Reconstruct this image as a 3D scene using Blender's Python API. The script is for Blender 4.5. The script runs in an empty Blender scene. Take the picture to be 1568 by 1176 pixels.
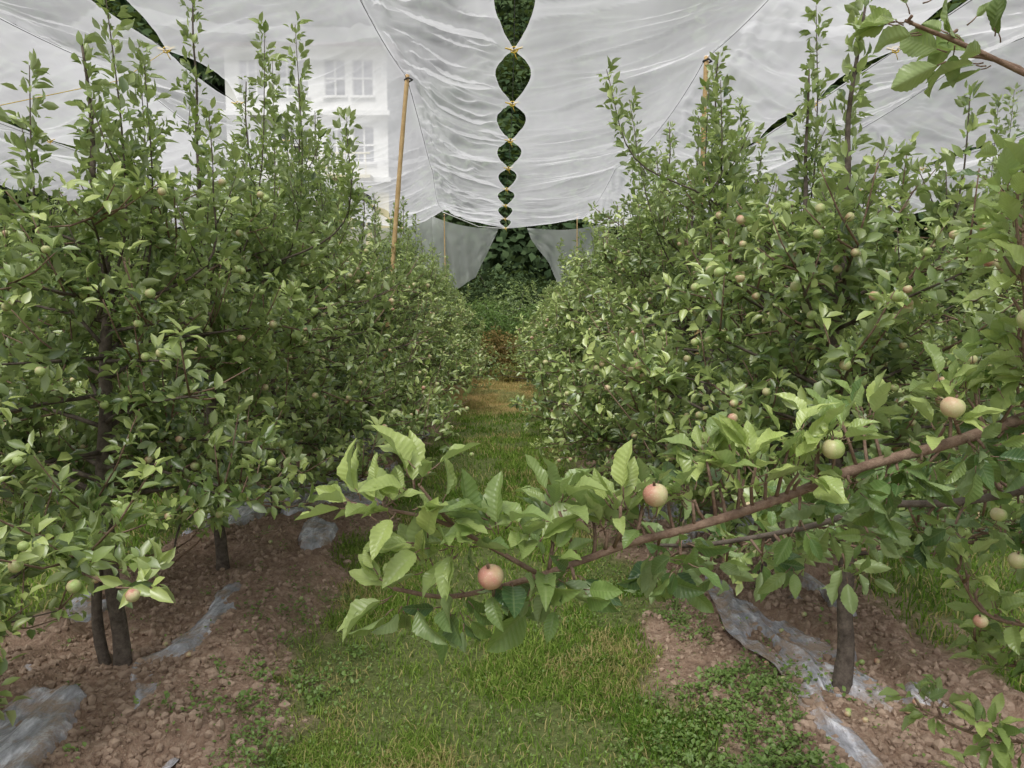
import bpy, math, random
import numpy as np
from mathutils import Vector
rng = np.random.default_rng(7)
scene = bpy.context.scene
ROWS = [-1.65,-5.0,-8.4,-11.8,1.35,4.8,8.2,11.6]

# ---------------------------------------------------------------- noise
def _h(i,j,s):
    v = np.sin(i*127.1+j*311.7+s*74.7)*43758.5453
    return v-np.floor(v)
def vn(x,y,s=0):
    x=np.asarray(x,float); y=np.asarray(y,float)
    xi=np.floor(x); yi=np.floor(y); fx=x-xi; fy=y-yi
    fx=fx*fx*(3-2*fx); fy=fy*fy*(3-2*fy)
    a=_h(xi,yi,s); b=_h(xi+1,yi,s); c=_h(xi,yi+1,s); d=_h(xi+1,yi+1,s)
    return (a*(1-fx)+b*fx)*(1-fy)+(c*(1-fx)+d*fx)*fy
def fbm(x,y,s=0,o=4):
    t=0;a=.5;f=1.
    for k in range(o):
        t=t+a*vn(x*f,y*f,s+k*3.3); a*=.5; f*=2.03
    return t
def sstep(a,b,x):
    t=np.clip((x-a)/(b-a),0,1); return t*t*(3-2*t)
def nrmz(v):
    return v/np.maximum(np.linalg.norm(v,axis=-1,keepdims=True),1e-9)

# ---------------------------------------------------------------- terrain functions
def rowdist(x):
    return np.min(np.abs(np.asarray(x)[...,None]-np.array(ROWS)),axis=-1)
def soilmask(x,y):
    dr=rowdist(x)
    n=(fbm(x*1.7,y*1.7,5)-.47)*.75+(vn(x*9,y*9,9)-.5)*.12
    m=1-sstep(.60,.84,dr+n)
    return m*(1-sstep(24,30,y))
def gbase(x,y):
    dr=rowdist(x)
    z=.06*np.exp(-(dr/.5)**2)+.05*(fbm(x*.5,y*.5,3)-.5)
    return z*(1-sstep(25,30,y))
def gh(x,y):
    x=np.asarray(x,float); y=np.asarray(y,float)
    m=soilmask(x,y)
    near=1-sstep(14,22,y)
    clod=.085*(fbm(x*6,y*6,21,4)-.47)+.035*np.abs(vn(x*21,y*21,31)-.5)
    cover=.07*sstep(.45,.58,fbm(x*2.3,y*1.5,41,3))
    return gbase(x,y)+near*(m*(clod+cover)+(1-m)*.02*(fbm(x*8,y*8,51,2)-.4))

# ---------------------------------------------------------------- mesh helper
def make(name,V,F,mats,mi=None,attr=None,smooth=True,parent=None,link=True):
    me=bpy.data.meshes.new(name)
    V=np.asarray(V,np.float32); F=np.asarray(F,np.int32)
    k=F.shape[1]
    me.vertices.add(len(V)); me.vertices.foreach_set('co',V.ravel())
    me.loops.add(F.size); me.loops.foreach_set('vertex_index',F.ravel())
    me.polygons.add(len(F)); me.polygons.foreach_set('loop_start',np.arange(0,F.size,k,dtype=np.int32))
    for m in mats: me.materials.append(m)
    if mi is not None: me.polygons.foreach_set('material_index',np.asarray(mi,np.int32))
    me.polygons.foreach_set('use_smooth',np.full(len(F),smooth,dtype=bool))
    if attr is not None:
        a=me.attributes.new('lf','FLOAT_COLOR','POINT'); a.data.foreach_set('color',np.asarray(attr,np.float32).ravel())
    me.update(calc_edges=True)
    if not link: return me
    ob=bpy.data.objects.new(name,me); scene.collection.objects.link(ob)
    if parent: ob.parent=parent
    return ob
def empty(name,loc=(0,0,0)):
    e=bpy.data.objects.new(name,None); e.location=loc; e.empty_display_size=.2
    scene.collection.objects.link(e); return e
class B:
    def __init__(s): s.V=[];s.F=[];s.M=[];s.A=[];s.n=0
    def add(s,V,F,m=0,A=None):
        V=np.asarray(V,float).reshape(-1,3);F=np.asarray(F,int)
        s.V.append(V); s.F.append(F+s.n); s.M.append(np.full(len(F),m))
        s.A.append(A if A is not None else np.tile([0,0,.5,0],(len(V),1))); s.n+=len(V)
    def out(s,name,mats,**k):
        return make(name,np.vstack(s.V),np.vstack(s.F),mats,np.concatenate(s.M),np.vstack(s.A),**k)

def spline(P,n):
    P=np.array(P,float); m=len(P)
    Q=np.vstack([2*P[0]-P[1],P,2*P[-1]-P[-2]])
    o=[]
    for t in np.linspace(0,m-1,n):
        i=min(int(t),m-2); f=t-i
        a,b,c,d=Q[i],Q[i+1],Q[i+2],Q[i+3]
        o.append(.5*((2*b)+(-a+c)*f+(2*a-5*b+4*c-d)*f*f+(-a+3*b-3*c+d)*f**3))
    return np.array(o)
def tube(b,P,r,sides=5,m=0,rough=0.):
    P=np.asarray(P,float); n=len(P); r=np.broadcast_to(np.asarray(r,float),(n,))
    T=np.gradient(P,axis=0); T=nrmz(T)
    ref=np.array([0,0,1.]) if abs(T[0][2])<.8 else np.array([1.,0,0])
    X=nrmz(np.cross(T,ref)); Y=np.cross(T,X)
    a=np.linspace(0,2*np.pi,sides,endpoint=False)
    rr=r[:,None]*(1+rough*(rng.random((n,sides))-.5))
    V=P[:,None,:]+rr[...,None]*(np.cos(a)[None,:,None]*X[:,None,:]+np.sin(a)[None,:,None]*Y[:,None,:])
    V=V.reshape(-1,3); F=[]
    for i in range(n-1):
        for j in range(sides):
            p=i*sides+j;q=i*sides+(j+1)%sides
            F+=[(p,q,q+sides),(p,q+sides,p+sides)]
    e=len(V); V=np.vstack([V,P[-1:],P[:1]])
    for j in range(sides):
        F.append(((n-1)*sides+j,(n-1)*sides+(j+1)%sides,e)); F.append(((j+1)%sides,j,e+1))
    A=np.zeros((len(V),4)); A[:,2]=rng.random(); 
    b.add(V,F,m,A)

# ---------------------------------------------------------------- leaf templates
def leaf_template(st,ac,serr=0.,pet=0.,hw=.235):
    ts=np.linspace(0,1,st); V=[];
    for i,t in enumerate(ts):
        w=hw*(math.sin(math.pi*min(1,t)**.85))**.8 if 0<t<1 else 0.006
        if serr and i%2: w*=1-serr
        for c in np.linspace(-1,1,ac):
            V.append((c*w,pet+t*(1-pet),c,t))
    F=[]
    for i in range(st-1):
        for j in range(ac-1):
            p=i*ac+j
            F+=[(p,p+1,p+ac+1),(p,p+ac+1,p+ac)]
    return np.array(V),np.array(F)
T_LOW=leaf_template(4,3,hw=.25); T_HI=leaf_template(17,7,.09,hw=.25)
def add_leaves(b,pos,dr,nm,L,W,curl,fold,rnd,young,tpl=T_LOW,m=1,petiole=None,pm=0,wavy=0.):
    TV,TF=tpl; n=len(pos); 
    dr=nrmz(dr); nm=nrmz(nm-(nm*dr).sum(1,keepdims=True)*dr); sd=np.cross(dr,nm)
    if petiole is not None:
        for i in range(n):
            q=pos[i]-dr[i]*petiole[i]*.8-nm[i]*petiole[i]*.15
            tube(b,np.array([q,(q+pos[i])/2-nm[i]*.001,pos[i]]),[.0011,.0009,.0008],4,pm)
    x=TV[:,0][None,:]*W[:,None]; y=TV[:,1][None,:]; t=TV[:,3][None,:]; c=TV[:,2][None,:]
    z=fold[:,None]*np.abs(x)*1.0-curl[:,None]*(y**2)
    if wavy:
        ph=rnd[:,None]*20
        z=z+wavy*np.abs(c)**2*np.sin(t*11+ph+c*1.3)*np.sin(t*np.pi)
    y=y-.35*curl[:,None]**2*y**3
    Lx=L[:,None]
    V=pos[:,None,:]+(x*Lx)[...,None]*sd[:,None,:]+(y*Lx)[...,None]*dr[:,None,:]+(z*Lx)[...,None]*nm[:,None,:]
    F=TF[None,:,:]+(np.arange(n)*len(TV))[:,None,None]
    A=np.zeros((n,len(TV),4)); A[...,0]=c; A[...,1]=t; A[...,2]=rnd[:,None]; A[...,3]=young[:,None]
    b.add(V.reshape(-1,3),F.reshape(-1,3),m,A.reshape(-1,4))

def spur_leaves(pts,axs,k,L0,young,spread=1.,bias=.45,fwd=(.1,1.1)):
    n=len(pts)
    p=np.repeat(pts,k,axis=0); a=np.repeat(nrmz(axs),k,axis=0); yg=np.repeat(young,k)
    N=n*k
    r=rng.normal(size=(N,3)); r=nrmz(r-(r*a).sum(1,keepdims=True)*a)
    d=nrmz(a*(rng.uniform(fwd[0],fwd[1],(N,1)))+r*spread)
    nm=a*.8+np.array([0,0,bias])+rng.normal(size=(N,3))*.4-r*.25
    L=L0*rng.uniform(.5,1.15,N)
    W=rng.uniform(.8,1.1,N)*1.0
    pos=p+d*rng.uniform(.006,.022,(N,1))+a*rng.uniform(-.02,.02,(N,1))
    return pos,d,nm,L,W,rng.uniform(-.12,.45,N),rng.uniform(.2,1.0,N),rng.random(N),np.clip(yg+rng.uniform(-.2,.2,N),0,1)

# ---------------------------------------------------------------- apple
def add_apple(b,c,r,m=2,seg=10,ring=7,tilt=None,stem=True,pm=0,q=None):
    u=np.linspace(0,2*np.pi,seg,endpoint=False); v=np.linspace(0,np.pi,ring)
    V=[];A=[]
    if q is None: q=rng.uniform(.1,.72)
    for vi in v:
        rad=math.sin(vi)*(1+.05*math.cos(vi)); z=math.cos(vi)
        z=z*.95-.20*math.exp(-(math.sin(vi)/.28)**2)*(1 if z>0 else -.7)
        for ui in u:
            V.append((rad*math.cos(ui)*(1+.015*math.cos(5*ui)),rad*math.sin(ui)*(1+.015*math.cos(5*ui)),z)); A.append((math.cos(ui),vi/np.pi,q,0))
    V=np.array(V)*r
    ax=np.array([rng.uniform(-.5,.5),rng.uniform(-.5,.5),1.]) if tilt is None else np.array(tilt,float)
    ax=ax/np.linalg.norm(ax); X=nrmz(np.cross(ax,[0.3,1,0.1])); Y=np.cross(ax,X)
    V=V[:,:1]*X+V[:,1:2]*Y+V[:,2:]*ax+np.array(c)
    F=[]
    for i in range(ring-1):
        for j in range(seg):
            p=i*seg+j;w=i*seg+(j+1)%seg
            F+=[(p,p+seg,w+seg),(p,w+seg,w)]
    b.add(V,F,m,np.array(A))
    if stem:
        c=np.array(c); tube(b,np.array([c-ax*r*.7,c-ax*r*1.2,c-ax*r*1.8+X*r*.2]),[.0012,.001,.0012],4,pm)
        for k in range(6):
            a=k*1.0472; o=c+ax*r*.74; d=X*math.cos(a)+Y*math.sin(a)
            s=np.cross(ax,d)
            b.add(np.array([o+s*r*.13+d*r*.02,o-s*r*.13+d*r*.02,o+d*r*.16+ax*r*.48]),[(0,1,2)],pm)

# ---------------------------------------------------------------- materials
def mat(name):
    m=bpy.data.materials.new(name); m.use_nodes=True
    nt=m.node_tree; nt.nodes.clear(); return m,nt
def N(nt,t,**k):
    n=nt.nodes.new(t)
    for a,v in k.items():
        if a in n.inputs: n.inputs[a].default_value=v
        else: setattr(n,a,v)
    return n
def ramp(nt,fac,stops):
    r=nt.nodes.new('ShaderNodeValToRGB'); e=r.color_ramp.elements
    while len(e)<len(stops): e.new(.5)
    for i,(p,c) in enumerate(stops): e[i].position=p; e[i].color=(*c,1)
    nt.links.new(fac,r.inputs[0]); return r.outputs[0]
def noise(nt,scale,detail=4,rough=.6,vec=None):
    n=N(nt,'ShaderNodeTexNoise'); n.inputs['Scale'].default_value=scale; n.inputs['Detail'].default_value=detail; n.inputs['Roughness'].default_value=rough
    if vec is None:
        tc=N(nt,'ShaderNodeTexCoord'); vec=tc.outputs['Object']
    nt.links.new(vec,n.inputs['Vector']); return n.outputs[0]
def mixc(nt,f,a,b,bt='MIX'):
    m=nt.nodes.new('ShaderNodeMix'); m.data_type='RGBA'; m.blend_type=bt
    for i,v in ((0,f),(6,a),(7,b)):
        if hasattr(v,'is_linked'): nt.links.new(v,m.inputs[i])
        elif i==0: m.inputs[0].default_value=v
        else: m.inputs[i].default_value=(*v,1)
    return m.outputs[2]
def math_(nt,op,a,b=None,clamp=False):
    m=nt.nodes.new('ShaderNodeMath'); m.operation=op; m.use_clamp=clamp
    for i,v in ((0,a),(1,b)):
        if v is None: continue
        if hasattr(v,'is_linked'): nt.links.new(v,m.inputs[i])
        else: m.inputs[i].default_value=v
    return m.outputs[0]
def finish(nt,sh): 
    o=nt.nodes.new('ShaderNodeOutputMaterial'); nt.links.new(sh,o.inputs[0])
def bsdf(nt,col,rough=.6,spec=.4,bump=None,bs=.3,bd=.01):
    p=nt.nodes.new('ShaderNodeBsdfPrincipled'); p.inputs['Roughness'].default_value=rough
    p.inputs['Specular IOR Level'].default_value=spec
    if hasattr(col,'is_linked'): nt.links.new(col,p.inputs['Base Color'])
    else: p.inputs['Base Color'].default_value=(*col,1)
    if bump is not None:
        b=nt.nodes.new('ShaderNodeBump'); b.inputs['Strength'].default_value=bs; b.inputs['Distance'].default_value=bd
        nt.links.new(bump,b.inputs['Height']); nt.links.new(b.outputs[0],p.inputs['Normal'])
    return p
def mixs(nt,f,a,b):
    mx=nt.nodes.new('ShaderNodeMixShader')
    if hasattr(f,'is_linked'): nt.links.new(f,mx.inputs[0])
    else: mx.inputs[0].default_value=f
    nt.links.new(a,mx.inputs[1]); nt.links.new(b,mx.inputs[2]); return mx.outputs[0]
def leafmat(name,dark,mid,bright,young,under,trans=.3,rough=.42,veins=False,gloss=.06,um=.7):
    m,nt=mat(name); at=N(nt,'ShaderNodeAttribute',attribute_name='lf')
    sp=nt.nodes.new('ShaderNodeSeparateColor'); nt.links.new(at.outputs['Color'],sp.inputs[0])
    lx,ly,rn=sp.outputs; yg=at.outputs['Alpha']
    c=ramp(nt,rn,[(0,dark),(.6,mid),(1,bright)])
    c=mixc(nt,yg,c,young)
    bump=None
    if veins:
        ax=math_(nt,'ABSOLUTE',lx)
        rib=math_(nt,'LESS_THAN',ax,.07)
        vs=math_(nt,'SINE',math_(nt,'MULTIPLY',math_(nt,'SUBTRACT',ly,math_(nt,'MULTIPLY',ax,.16)),58.))
        v=math_(nt,'MAXIMUM',rib,math_(nt,'GREATER_THAN',vs,.9))
        c=mixc(nt,math_(nt,'MULTIPLY',v,.25),c,(.42,.50,.2))
        nz=noise(nt,12,2); c=mixc(nt,math_(nt,'MULTIPLY',nz,.3),c,tuple(x*.6 for x in dark))
        bump=math_(nt,'SUBTRACT',math_(nt,'MULTIPLY',vs,.3),math_(nt,'MULTIPLY',rib,1.))
    g=N(nt,'ShaderNodeNewGeometry')
    cc=mixc(nt,g.outputs['Backfacing'],c,mixc(nt,um,c,under))
    tc=mixc(nt,.4,cc,(.36,.50,.06))
    t=nt.nodes.new('ShaderNodeBsdfTranslucent'); nt.links.new(tc,t.inputs[0])
    if veins:
        p=bsdf(nt,cc,rough,.5,bump,.4,.0015).outputs[0]; s=mixs(nt,trans,p,t.outputs[0])
    else:
        d=nt.nodes.new('ShaderNodeBsdfDiffuse'); nt.links.new(cc,d.inputs[0])
        s=mixs(nt,trans,d.outputs[0],t.outputs[0])
        if gloss>0:
            gl=nt.nodes.new('ShaderNodeBsdfGlossy'); gl.inputs['Roughness'].default_value=rough; s=mixs(nt,gloss,s,gl.outputs[0])
    finish(nt,s); return m
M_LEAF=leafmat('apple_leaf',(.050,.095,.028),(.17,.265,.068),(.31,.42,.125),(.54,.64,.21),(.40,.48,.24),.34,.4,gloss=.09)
M_LEAFN=leafmat('apple_leaf_close',(.045,.105,.048),(.13,.23,.07),(.25,.38,.11),(.56,.67,.22),(.36,.46,.22),.30,.32,True,um=.6)
M_WEED=leafmat('weed_leaf',(.08,.15,.035),(.14,.25,.06),(.2,.32,.09),(.30,.40,.12),(.2,.28,.13),gloss=.03)
M_DRYB=leafmat('dry_leaf',(.20,.11,.055),(.34,.21,.10),(.38,.25,.11),(.25,.28,.09),(.30,.19,.11),gloss=0)
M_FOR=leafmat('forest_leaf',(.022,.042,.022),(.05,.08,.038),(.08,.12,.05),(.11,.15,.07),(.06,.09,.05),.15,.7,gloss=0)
def barkmat(name,a,b_,sc=30):
    m,nt=mat(name); n=noise(nt,sc,6,.7); p=bsdf(nt,ramp(nt,n,[(.3,a),(.7,b_)]),.85,.2,n,.6,.01); finish(nt,p.outputs[0]); return m
M_BARK=barkmat('apple_bark',(.055,.043,.036),(.20,.165,.135))
M_TWIG=barkmat('young_twig',(.15,.09,.065),(.32,.23,.17),60)
M_BAM=barkmat('bamboo',(.42,.27,.12),(.62,.45,.24),8)
M_CLOD=barkmat('clod_soil',(.20,.135,.097),(.50,.375,.285),12)
m,nt=mat('apple_skin'); at=N(nt,'ShaderNodeAttribute',attribute_name='lf'); sp=nt.nodes.new('ShaderNodeSeparateColor'); nt.links.new(at.outputs['Color'],sp.inputs[0])
f=math_(nt,'ADD',math_(nt,'MULTIPLY',sp.outputs[0],.2),math_(nt,'MULTIPLY',math_(nt,'SUBTRACT',noise(nt,35,3),.5),.9))
f=math_(nt,'ADD',f,math_(nt,'MULTIPLY',sp.outputs[2],.95))
c=ramp(nt,f,[(.2,(.36,.46,.16)),(.5,(.56,.50,.28)),(.85,(.55,.26,.20))])
sp2=nt.nodes.new('ShaderNodeTexVoronoi'); sp2.inputs['Scale'].default_value=350
tc=N(nt,'ShaderNodeTexCoord'); nt.links.new(tc.outputs['Object'],sp2.inputs['Vector'])
c=mixc(nt,math_(nt,'MULTIPLY',math_(nt,'LESS_THAN',sp2.outputs[0],.22),.4),c,(.7,.65,.5))
finish(nt,bsdf(nt,c,.42,.4).outputs[0]); M_APPLE=m

m,nt=mat('ground_soil_and_turf'); at=N(nt,'ShaderNodeAttribute',attribute_name='lf'); sp=nt.nodes.new('ShaderNodeSeparateColor'); nt.links.new(at.outputs['Color'],sp.inputs[0])
n1=noise(nt,3,5,.65); n2=noise(nt,28,5,.7)
s=ramp(nt,n2,[(.25,(.17,.11,.078)),(.5,(.37,.26,.19)),(.75,(.60,.47,.36))]); s=mixc(nt,math_(nt,'MULTIPLY',n1,.45),s,(.27,.17,.12))
gcol=ramp(nt,n2,[(.3,(.09,.12,.035)),(.6,(.19,.22,.08)),(.8,(.29,.27,.13))])
c=mixc(nt,sp.outputs[0],gcol,s); c=mixc(nt,sp.outputs[1],c,(.50,.34,.14))
finish(nt,bsdf(nt,c,.95,.15,n2,.9,.04).outputs[0]); M_GROUND=m

m,nt=mat('grass_blade'); at=N(nt,'ShaderNodeAttribute',attribute_name='lf'); sp=nt.nodes.new('ShaderNodeSeparateColor'); nt.links.new(at.outputs['Color'],sp.inputs[0])
c=ramp(nt,sp.outputs[2],[(0,(.10,.20,.03)),(.5,(.22,.34,.06)),(.8,(.35,.45,.11)),(1,(.46,.48,.18))])
c=mixc(nt,at.outputs['Alpha'],c,(.56,.46,.22))
d_=nt.nodes.new('ShaderNodeBsdfDiffuse'); nt.links.new(c,d_.inputs[0]); t=nt.nodes.new('ShaderNodeBsdfTranslucent'); nt.links.new(c,t.inputs[0])
finish(nt,mixs(nt,.35,d_.outputs[0],t.outputs[0])); M_GRASS=m

def netmat(name,transp,col,trl=.72):
    m,nt=mat(name); at=N(nt,'ShaderNodeAttribute',attribute_name='lf'); sp=nt.nodes.new('ShaderNodeSeparateColor'); nt.links.new(at.outputs['Color'],sp.inputs[0])
    c=mixc(nt,sp.outputs[0],tuple(x*.64 for x in col),col)
    d=nt.nodes.new('ShaderNodeBsdfDiffuse'); t=nt.nodes.new('ShaderNodeBsdfTranslucent')
    for x in (d,t): nt.links.new(c,x.inputs[0])
    a=mixs(nt,trl,d.outputs[0],t.outputs[0])
    tr=nt.nodes.new('ShaderNodeBsdfTransparent')
    finish(nt,mixs(nt,math_(nt,'SUBTRACT',1-transp,math_(nt,'MULTIPLY',sp.outputs[1],-.5),True),tr.outputs[0],a)); return m
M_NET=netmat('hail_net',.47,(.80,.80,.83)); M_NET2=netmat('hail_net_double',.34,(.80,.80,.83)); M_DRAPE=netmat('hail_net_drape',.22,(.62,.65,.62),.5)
def plain(name,c,r=.5,s=.4,sc=20):
    m,nt=mat(name); n=noise(nt,sc,4); p=bsdf(nt,mixc(nt,n,tuple(x*.7 for x in c),c),r,s,n,.3,.01); finish(nt,p.outputs[0]); return m
M_ROPE=plain('yellow_rope',(.75,.52,.06)); M_WIRE=plain('dark_wire',(.05,.05,.05))
M_WALL=plain('plaster',(.74,.74,.72),.8,.2,3); M_WALLY=plain('cream_paint',(.68,.62,.40),.8,.2,3); M_GLASS=plain('window_glass',(.12,.13,.14),.3,.5); M_ROOF=plain('roof_sheet',(.30,.20,.17),.6)
m,nt=mat('plastic_mulch'); tc=N(nt,'ShaderNodeTexCoord'); mp=N(nt,'ShaderNodeMapping'); mp.inputs['Scale'].default_value=(4,1.2,1); mp.inputs['Rotation'].default_value=(0,0,.25); nt.links.new(tc.outputs['Object'],mp.inputs[0])
n=noise(nt,6,4,.6,mp.outputs[0]); n3=noise(nt,5,5,.75); p=bsdf(nt,mixc(nt,ramp(nt,n3,[(.46,(0,0,0)),(.60,(.85,.85,.85))]),ramp(nt,n,[(.35,(.30,.30,.32)),(.52,(.46,.46,.51)),(.66,(.80,.80,.86))]),(.38,.28,.21)),.24,.7,n,.8,.04)
finish(nt,p.outputs[0]); M_PLAST=m

# ---------------------------------------------------------------- ground sheet
def axis(lo,hi,st,far,g=1.12):
    a=list(np.arange(lo,hi,st)); s=st
    while a[-1]<far: s*=g; a.append(a[-1]+s)
    return a
xs=axis(0,2.7,.022,260); xl=axis(0,3.1,.022,260); X=np.array([-v for v in xl[::-1][:-1]]+xs)
Y=axis(1.4,8,.024,300,1.04); yb=axis(0,.1,.1,40,1.3); Y=np.array([1.4-v for v in yb[::-1][:-1]]+Y)
GX,GY=np.meshgrid(X,Y); Z=gh(GX,GY); nx,ny=len(X),len(Y)
V=np.stack([GX,GY,Z],-1).reshape(-1,3)
i,j=np.meshgrid(np.arange(nx-1),np.arange(ny-1)); p=(j*nx+i).ravel(); F=np.stack([p,p+1,p+nx+1,p+nx],1)
sm=soilmask(GX,GY).ravel()
dry=(sstep(10.5,12,GY)*(1-sstep(15.5,17,GY))*(np.abs(GX)<1.6)*sstep(.28,.46,fbm(GX*1.5,GY*1.5,77))).ravel()*.9
make('ground',V,F,[M_GROUND],attr=np.stack([sm,dry,sm*0,sm*0],1))

# ---------------------------------------------------------------- plastic mulch along the tree rows
def sheet(xr,y0,y1,w):
    X=np.linspace(-w,w,90); Y=np.arange(y0,y1,.012); GX,GY=np.meshgrid(X,Y)
    wob=.16*(fbm(GY*.8,GY*0,xr+3)-.5)
    GXX=GX*(1+.3*(vn(GY*2.1,GX*0,4+xr)-.5)*2)+xr+wob
    q=GXX+.25*(fbm(GXX*3,GY*3,12,2)-.5)
    Z=gbase(GXX,GY)+.027+.026*(1-np.abs(fbm(q*7,GY*1.5,63,3)-.47)*5).clip(0,1)+.010*np.abs(vn(q*22+GY*5,GY*4,64)-.5)+.035*(fbm(GXX*3,GY*3,90,2)-.5)
    k0=fbm(GXX*2.2,GY*.9,88,3)+.08*(vn(GXX*12,GY*7,3)-.5)
    Z=Z-.06*(1-sstep(.425,.455,k0))          # torn edges tuck under the soil
    V=np.stack([GXX,GY,Z],-1).reshape(-1,3); nx,ny=len(X),len(Y)
    i,j=np.meshgrid(np.arange(nx-1),np.arange(ny-1))
    keep=(k0[:-1,:-1]>.415).ravel()
    p=(j*nx+i).ravel()[keep]; F=np.stack([p,p+1,p+nx+1,p+nx],1)
    make('plastic_mulch_sheet',V,F,[M_PLAST])
sheet(-1.66,1.5,11,.52); sheet(1.4,1.5,11,.40)

# ---------------------------------------------------------------- clods
b=B()
ico=[(0,0,1),(.894,0,.447),(.276,.851,.447),(-.724,.526,.447),(-.724,-.526,.447),(.276,-.851,.447),(.724,.526,-.447),(-.276,.851,-.447),(-.894,0,-.447),(-.276,-.851,-.447),(.724,-.526,-.447),(0,0,-1)]
icf=[(0,1,2),(0,2,3),(0,3,4),(0,4,5),(0,5,1),(1,6,2),(2,7,3),(3,8,4),(4,9,5),(5,10,1),(6,7,2),(7,8,3),(8,9,4),(9,10,5),(10,6,1),(6,11,7),(7,11,8),(8,11,9),(9,11,10),(10,11,6)]
ico=np.array(ico);icf=np.array(icf)
n=36000
y=1/rng.uniform(1/12,1/1.7,n); side_=rng.random(n)<.55
x=np.where(side_,rng.normal(-1.55,.45,n),rng.normal(1.3,.42,n))
k=soilmask(x,y)>.45; x=x[k];y=y[k];n=len(x)
r=.0025+.022*rng.random(n)**5
z=gh(x,y)+r*.2
V=ico[None]*(1+.5*(rng.random((n,12,1))-.5))*r[:,None,None]*rng.uniform(.6,1.2,(n,1,3))+np.stack([x,y,z],1)[:,None,:]
F=icf[None]+(np.arange(n)*12)[:,None,None]
b.add(V.reshape(-1,3),F.reshape(-1,3),0); b.out('soil_clods',[M_CLOD],smooth=False)

# ---------------------------------------------------------------- grass
def blades(name,x,y,h,w,dryp):
    n=len(x); z=gh(x,y); a=rng.uniform(0,2*np.pi,n); lean=rng.uniform(.15,1.1,n)*h; ph=rng.uniform(0,2*np.pi,n)
    base=np.stack([x,y,z-.004],1); sd=np.stack([np.cos(a),np.sin(a),a*0],1)*w[:,None]/2; ld=np.stack([np.cos(ph),np.sin(ph),a*0],1)
    up=np.array([0,0,1.])
    m1=base+up*(h*.6)[:,None]+ld*(lean*.35)[:,None]; tp=base+up*(h*(1-.25*lean/h))[:,None]+ld*lean[:,None]
    V=np.stack([base-sd,base+sd,m1+sd*.8,m1-sd*.8,tp],1)
    F=np.array([(0,1,2),(0,2,3),(3,2,4)])[None]+(np.arange(n)*5)[:,None,None]
    A=np.zeros((n,5,4)); A[...,2]=np.clip(rng.random(n)*.6+.9*(fbm(x*1.5,y*1.5,15)-.36),0,1)[:,None]; A[...,3]=dryp[:,None]
    bb=B(); bb.add(V.reshape(-1,3),F.reshape(-1,3),0,A.reshape(-1,4)); bb.out(name,[M_GRASS])
n=250000
y=1/rng.uniform(1/20,1/1.75,n); x=rng.uniform(-1.35,1.05,n)
s=soilmask(x,y); dens=sstep(.32,.5,fbm(x*3,y*3,33,3))*.85+.15
k=rng.random(n)<np.clip((1-s)*dens,.0,1); x=x[k];y=y[k];n=len(x)
h=(.012+.050*rng.random(n)*(.05+fbm(x*1.6,y*1.6,18)*1.7))*(1+.02*y); w=.0022+.0010*y*.9
dp=np.clip((rng.random(n)<(.10+.5*sstep(.52,.68,fbm(x*2.2,y*2.2,19))))*.85+sstep(10.5,12,y)*.7*(y<17),0,1)
blades('grass',x,y,h,w,dp)
n=60000
y=1/rng.uniform(1/18,1/2.2,n); x=np.where(rng.random(n)<.5,rng.uniform(-4.6,-2.1,n),rng.uniform(1.8,4.4,n)); s=soilmask(x,y)
k=rng.random(n)<(1-s); x=x[k];y=y[k];n=len(x)
blades('alley_grass',x,y,.03+.06*rng.random(n),.004+.0012*y,(rng.random(n)<.2)*.8)

def weeds(name,x,y,size,kk=6,my=.3):
    pts=np.stack([x,y,gh(x,y)+size*.6],1); ax=np.stack([rng.normal(0,.3,len(x)),rng.normal(0,.3,len(x)),np.ones(len(x))],1)
    d=spur_leaves(pts,ax,kk,.03,np.full(len(x),my),1.1,1.); d=list(d); d[3]=np.repeat(size,kk)*rng.uniform(.6,1.2,len(d[3])); d[4]=d[4]*1.5
    d[0]=d[0]+rng.normal(size=d[0].shape)*np.repeat(size,kk)[:,None]*.5
    bb=B(); add_leaves(bb,*d,m=0); bb.out(name,[M_WEED])
n=6500
y=1/rng.uniform(1/14,1/1.8,n); x=np.concatenate([rng.normal(.85,.24,n*3//4),rng.normal(-.9,.2,n-n*3//4)])
k=(fbm(x*3.4,y*3.4,71,3)>np.where(x>0,.49,.53)+.1*(rng.random(n)-.5)); x=x[k];y=y[k]
weeds('weeds',x,y,rng.uniform(.009,.024,len(x)))
n=1500; y=1/rng.uniform(1/14,1/1.9,n); x=rng.uniform(-1,.7,n); weeds('clover',x,y,rng.uniform(.007,.015,n),5,.5)
n=260; y=rng.uniform(1.9,6,n); x=np.concatenate([rng.normal(-1.45,.4,n//2),rng.normal(1.2,.3,n-n//2)]); weeds('seedling_weeds',x,y,rng.uniform(.008,.02,n),7,.5)

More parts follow.
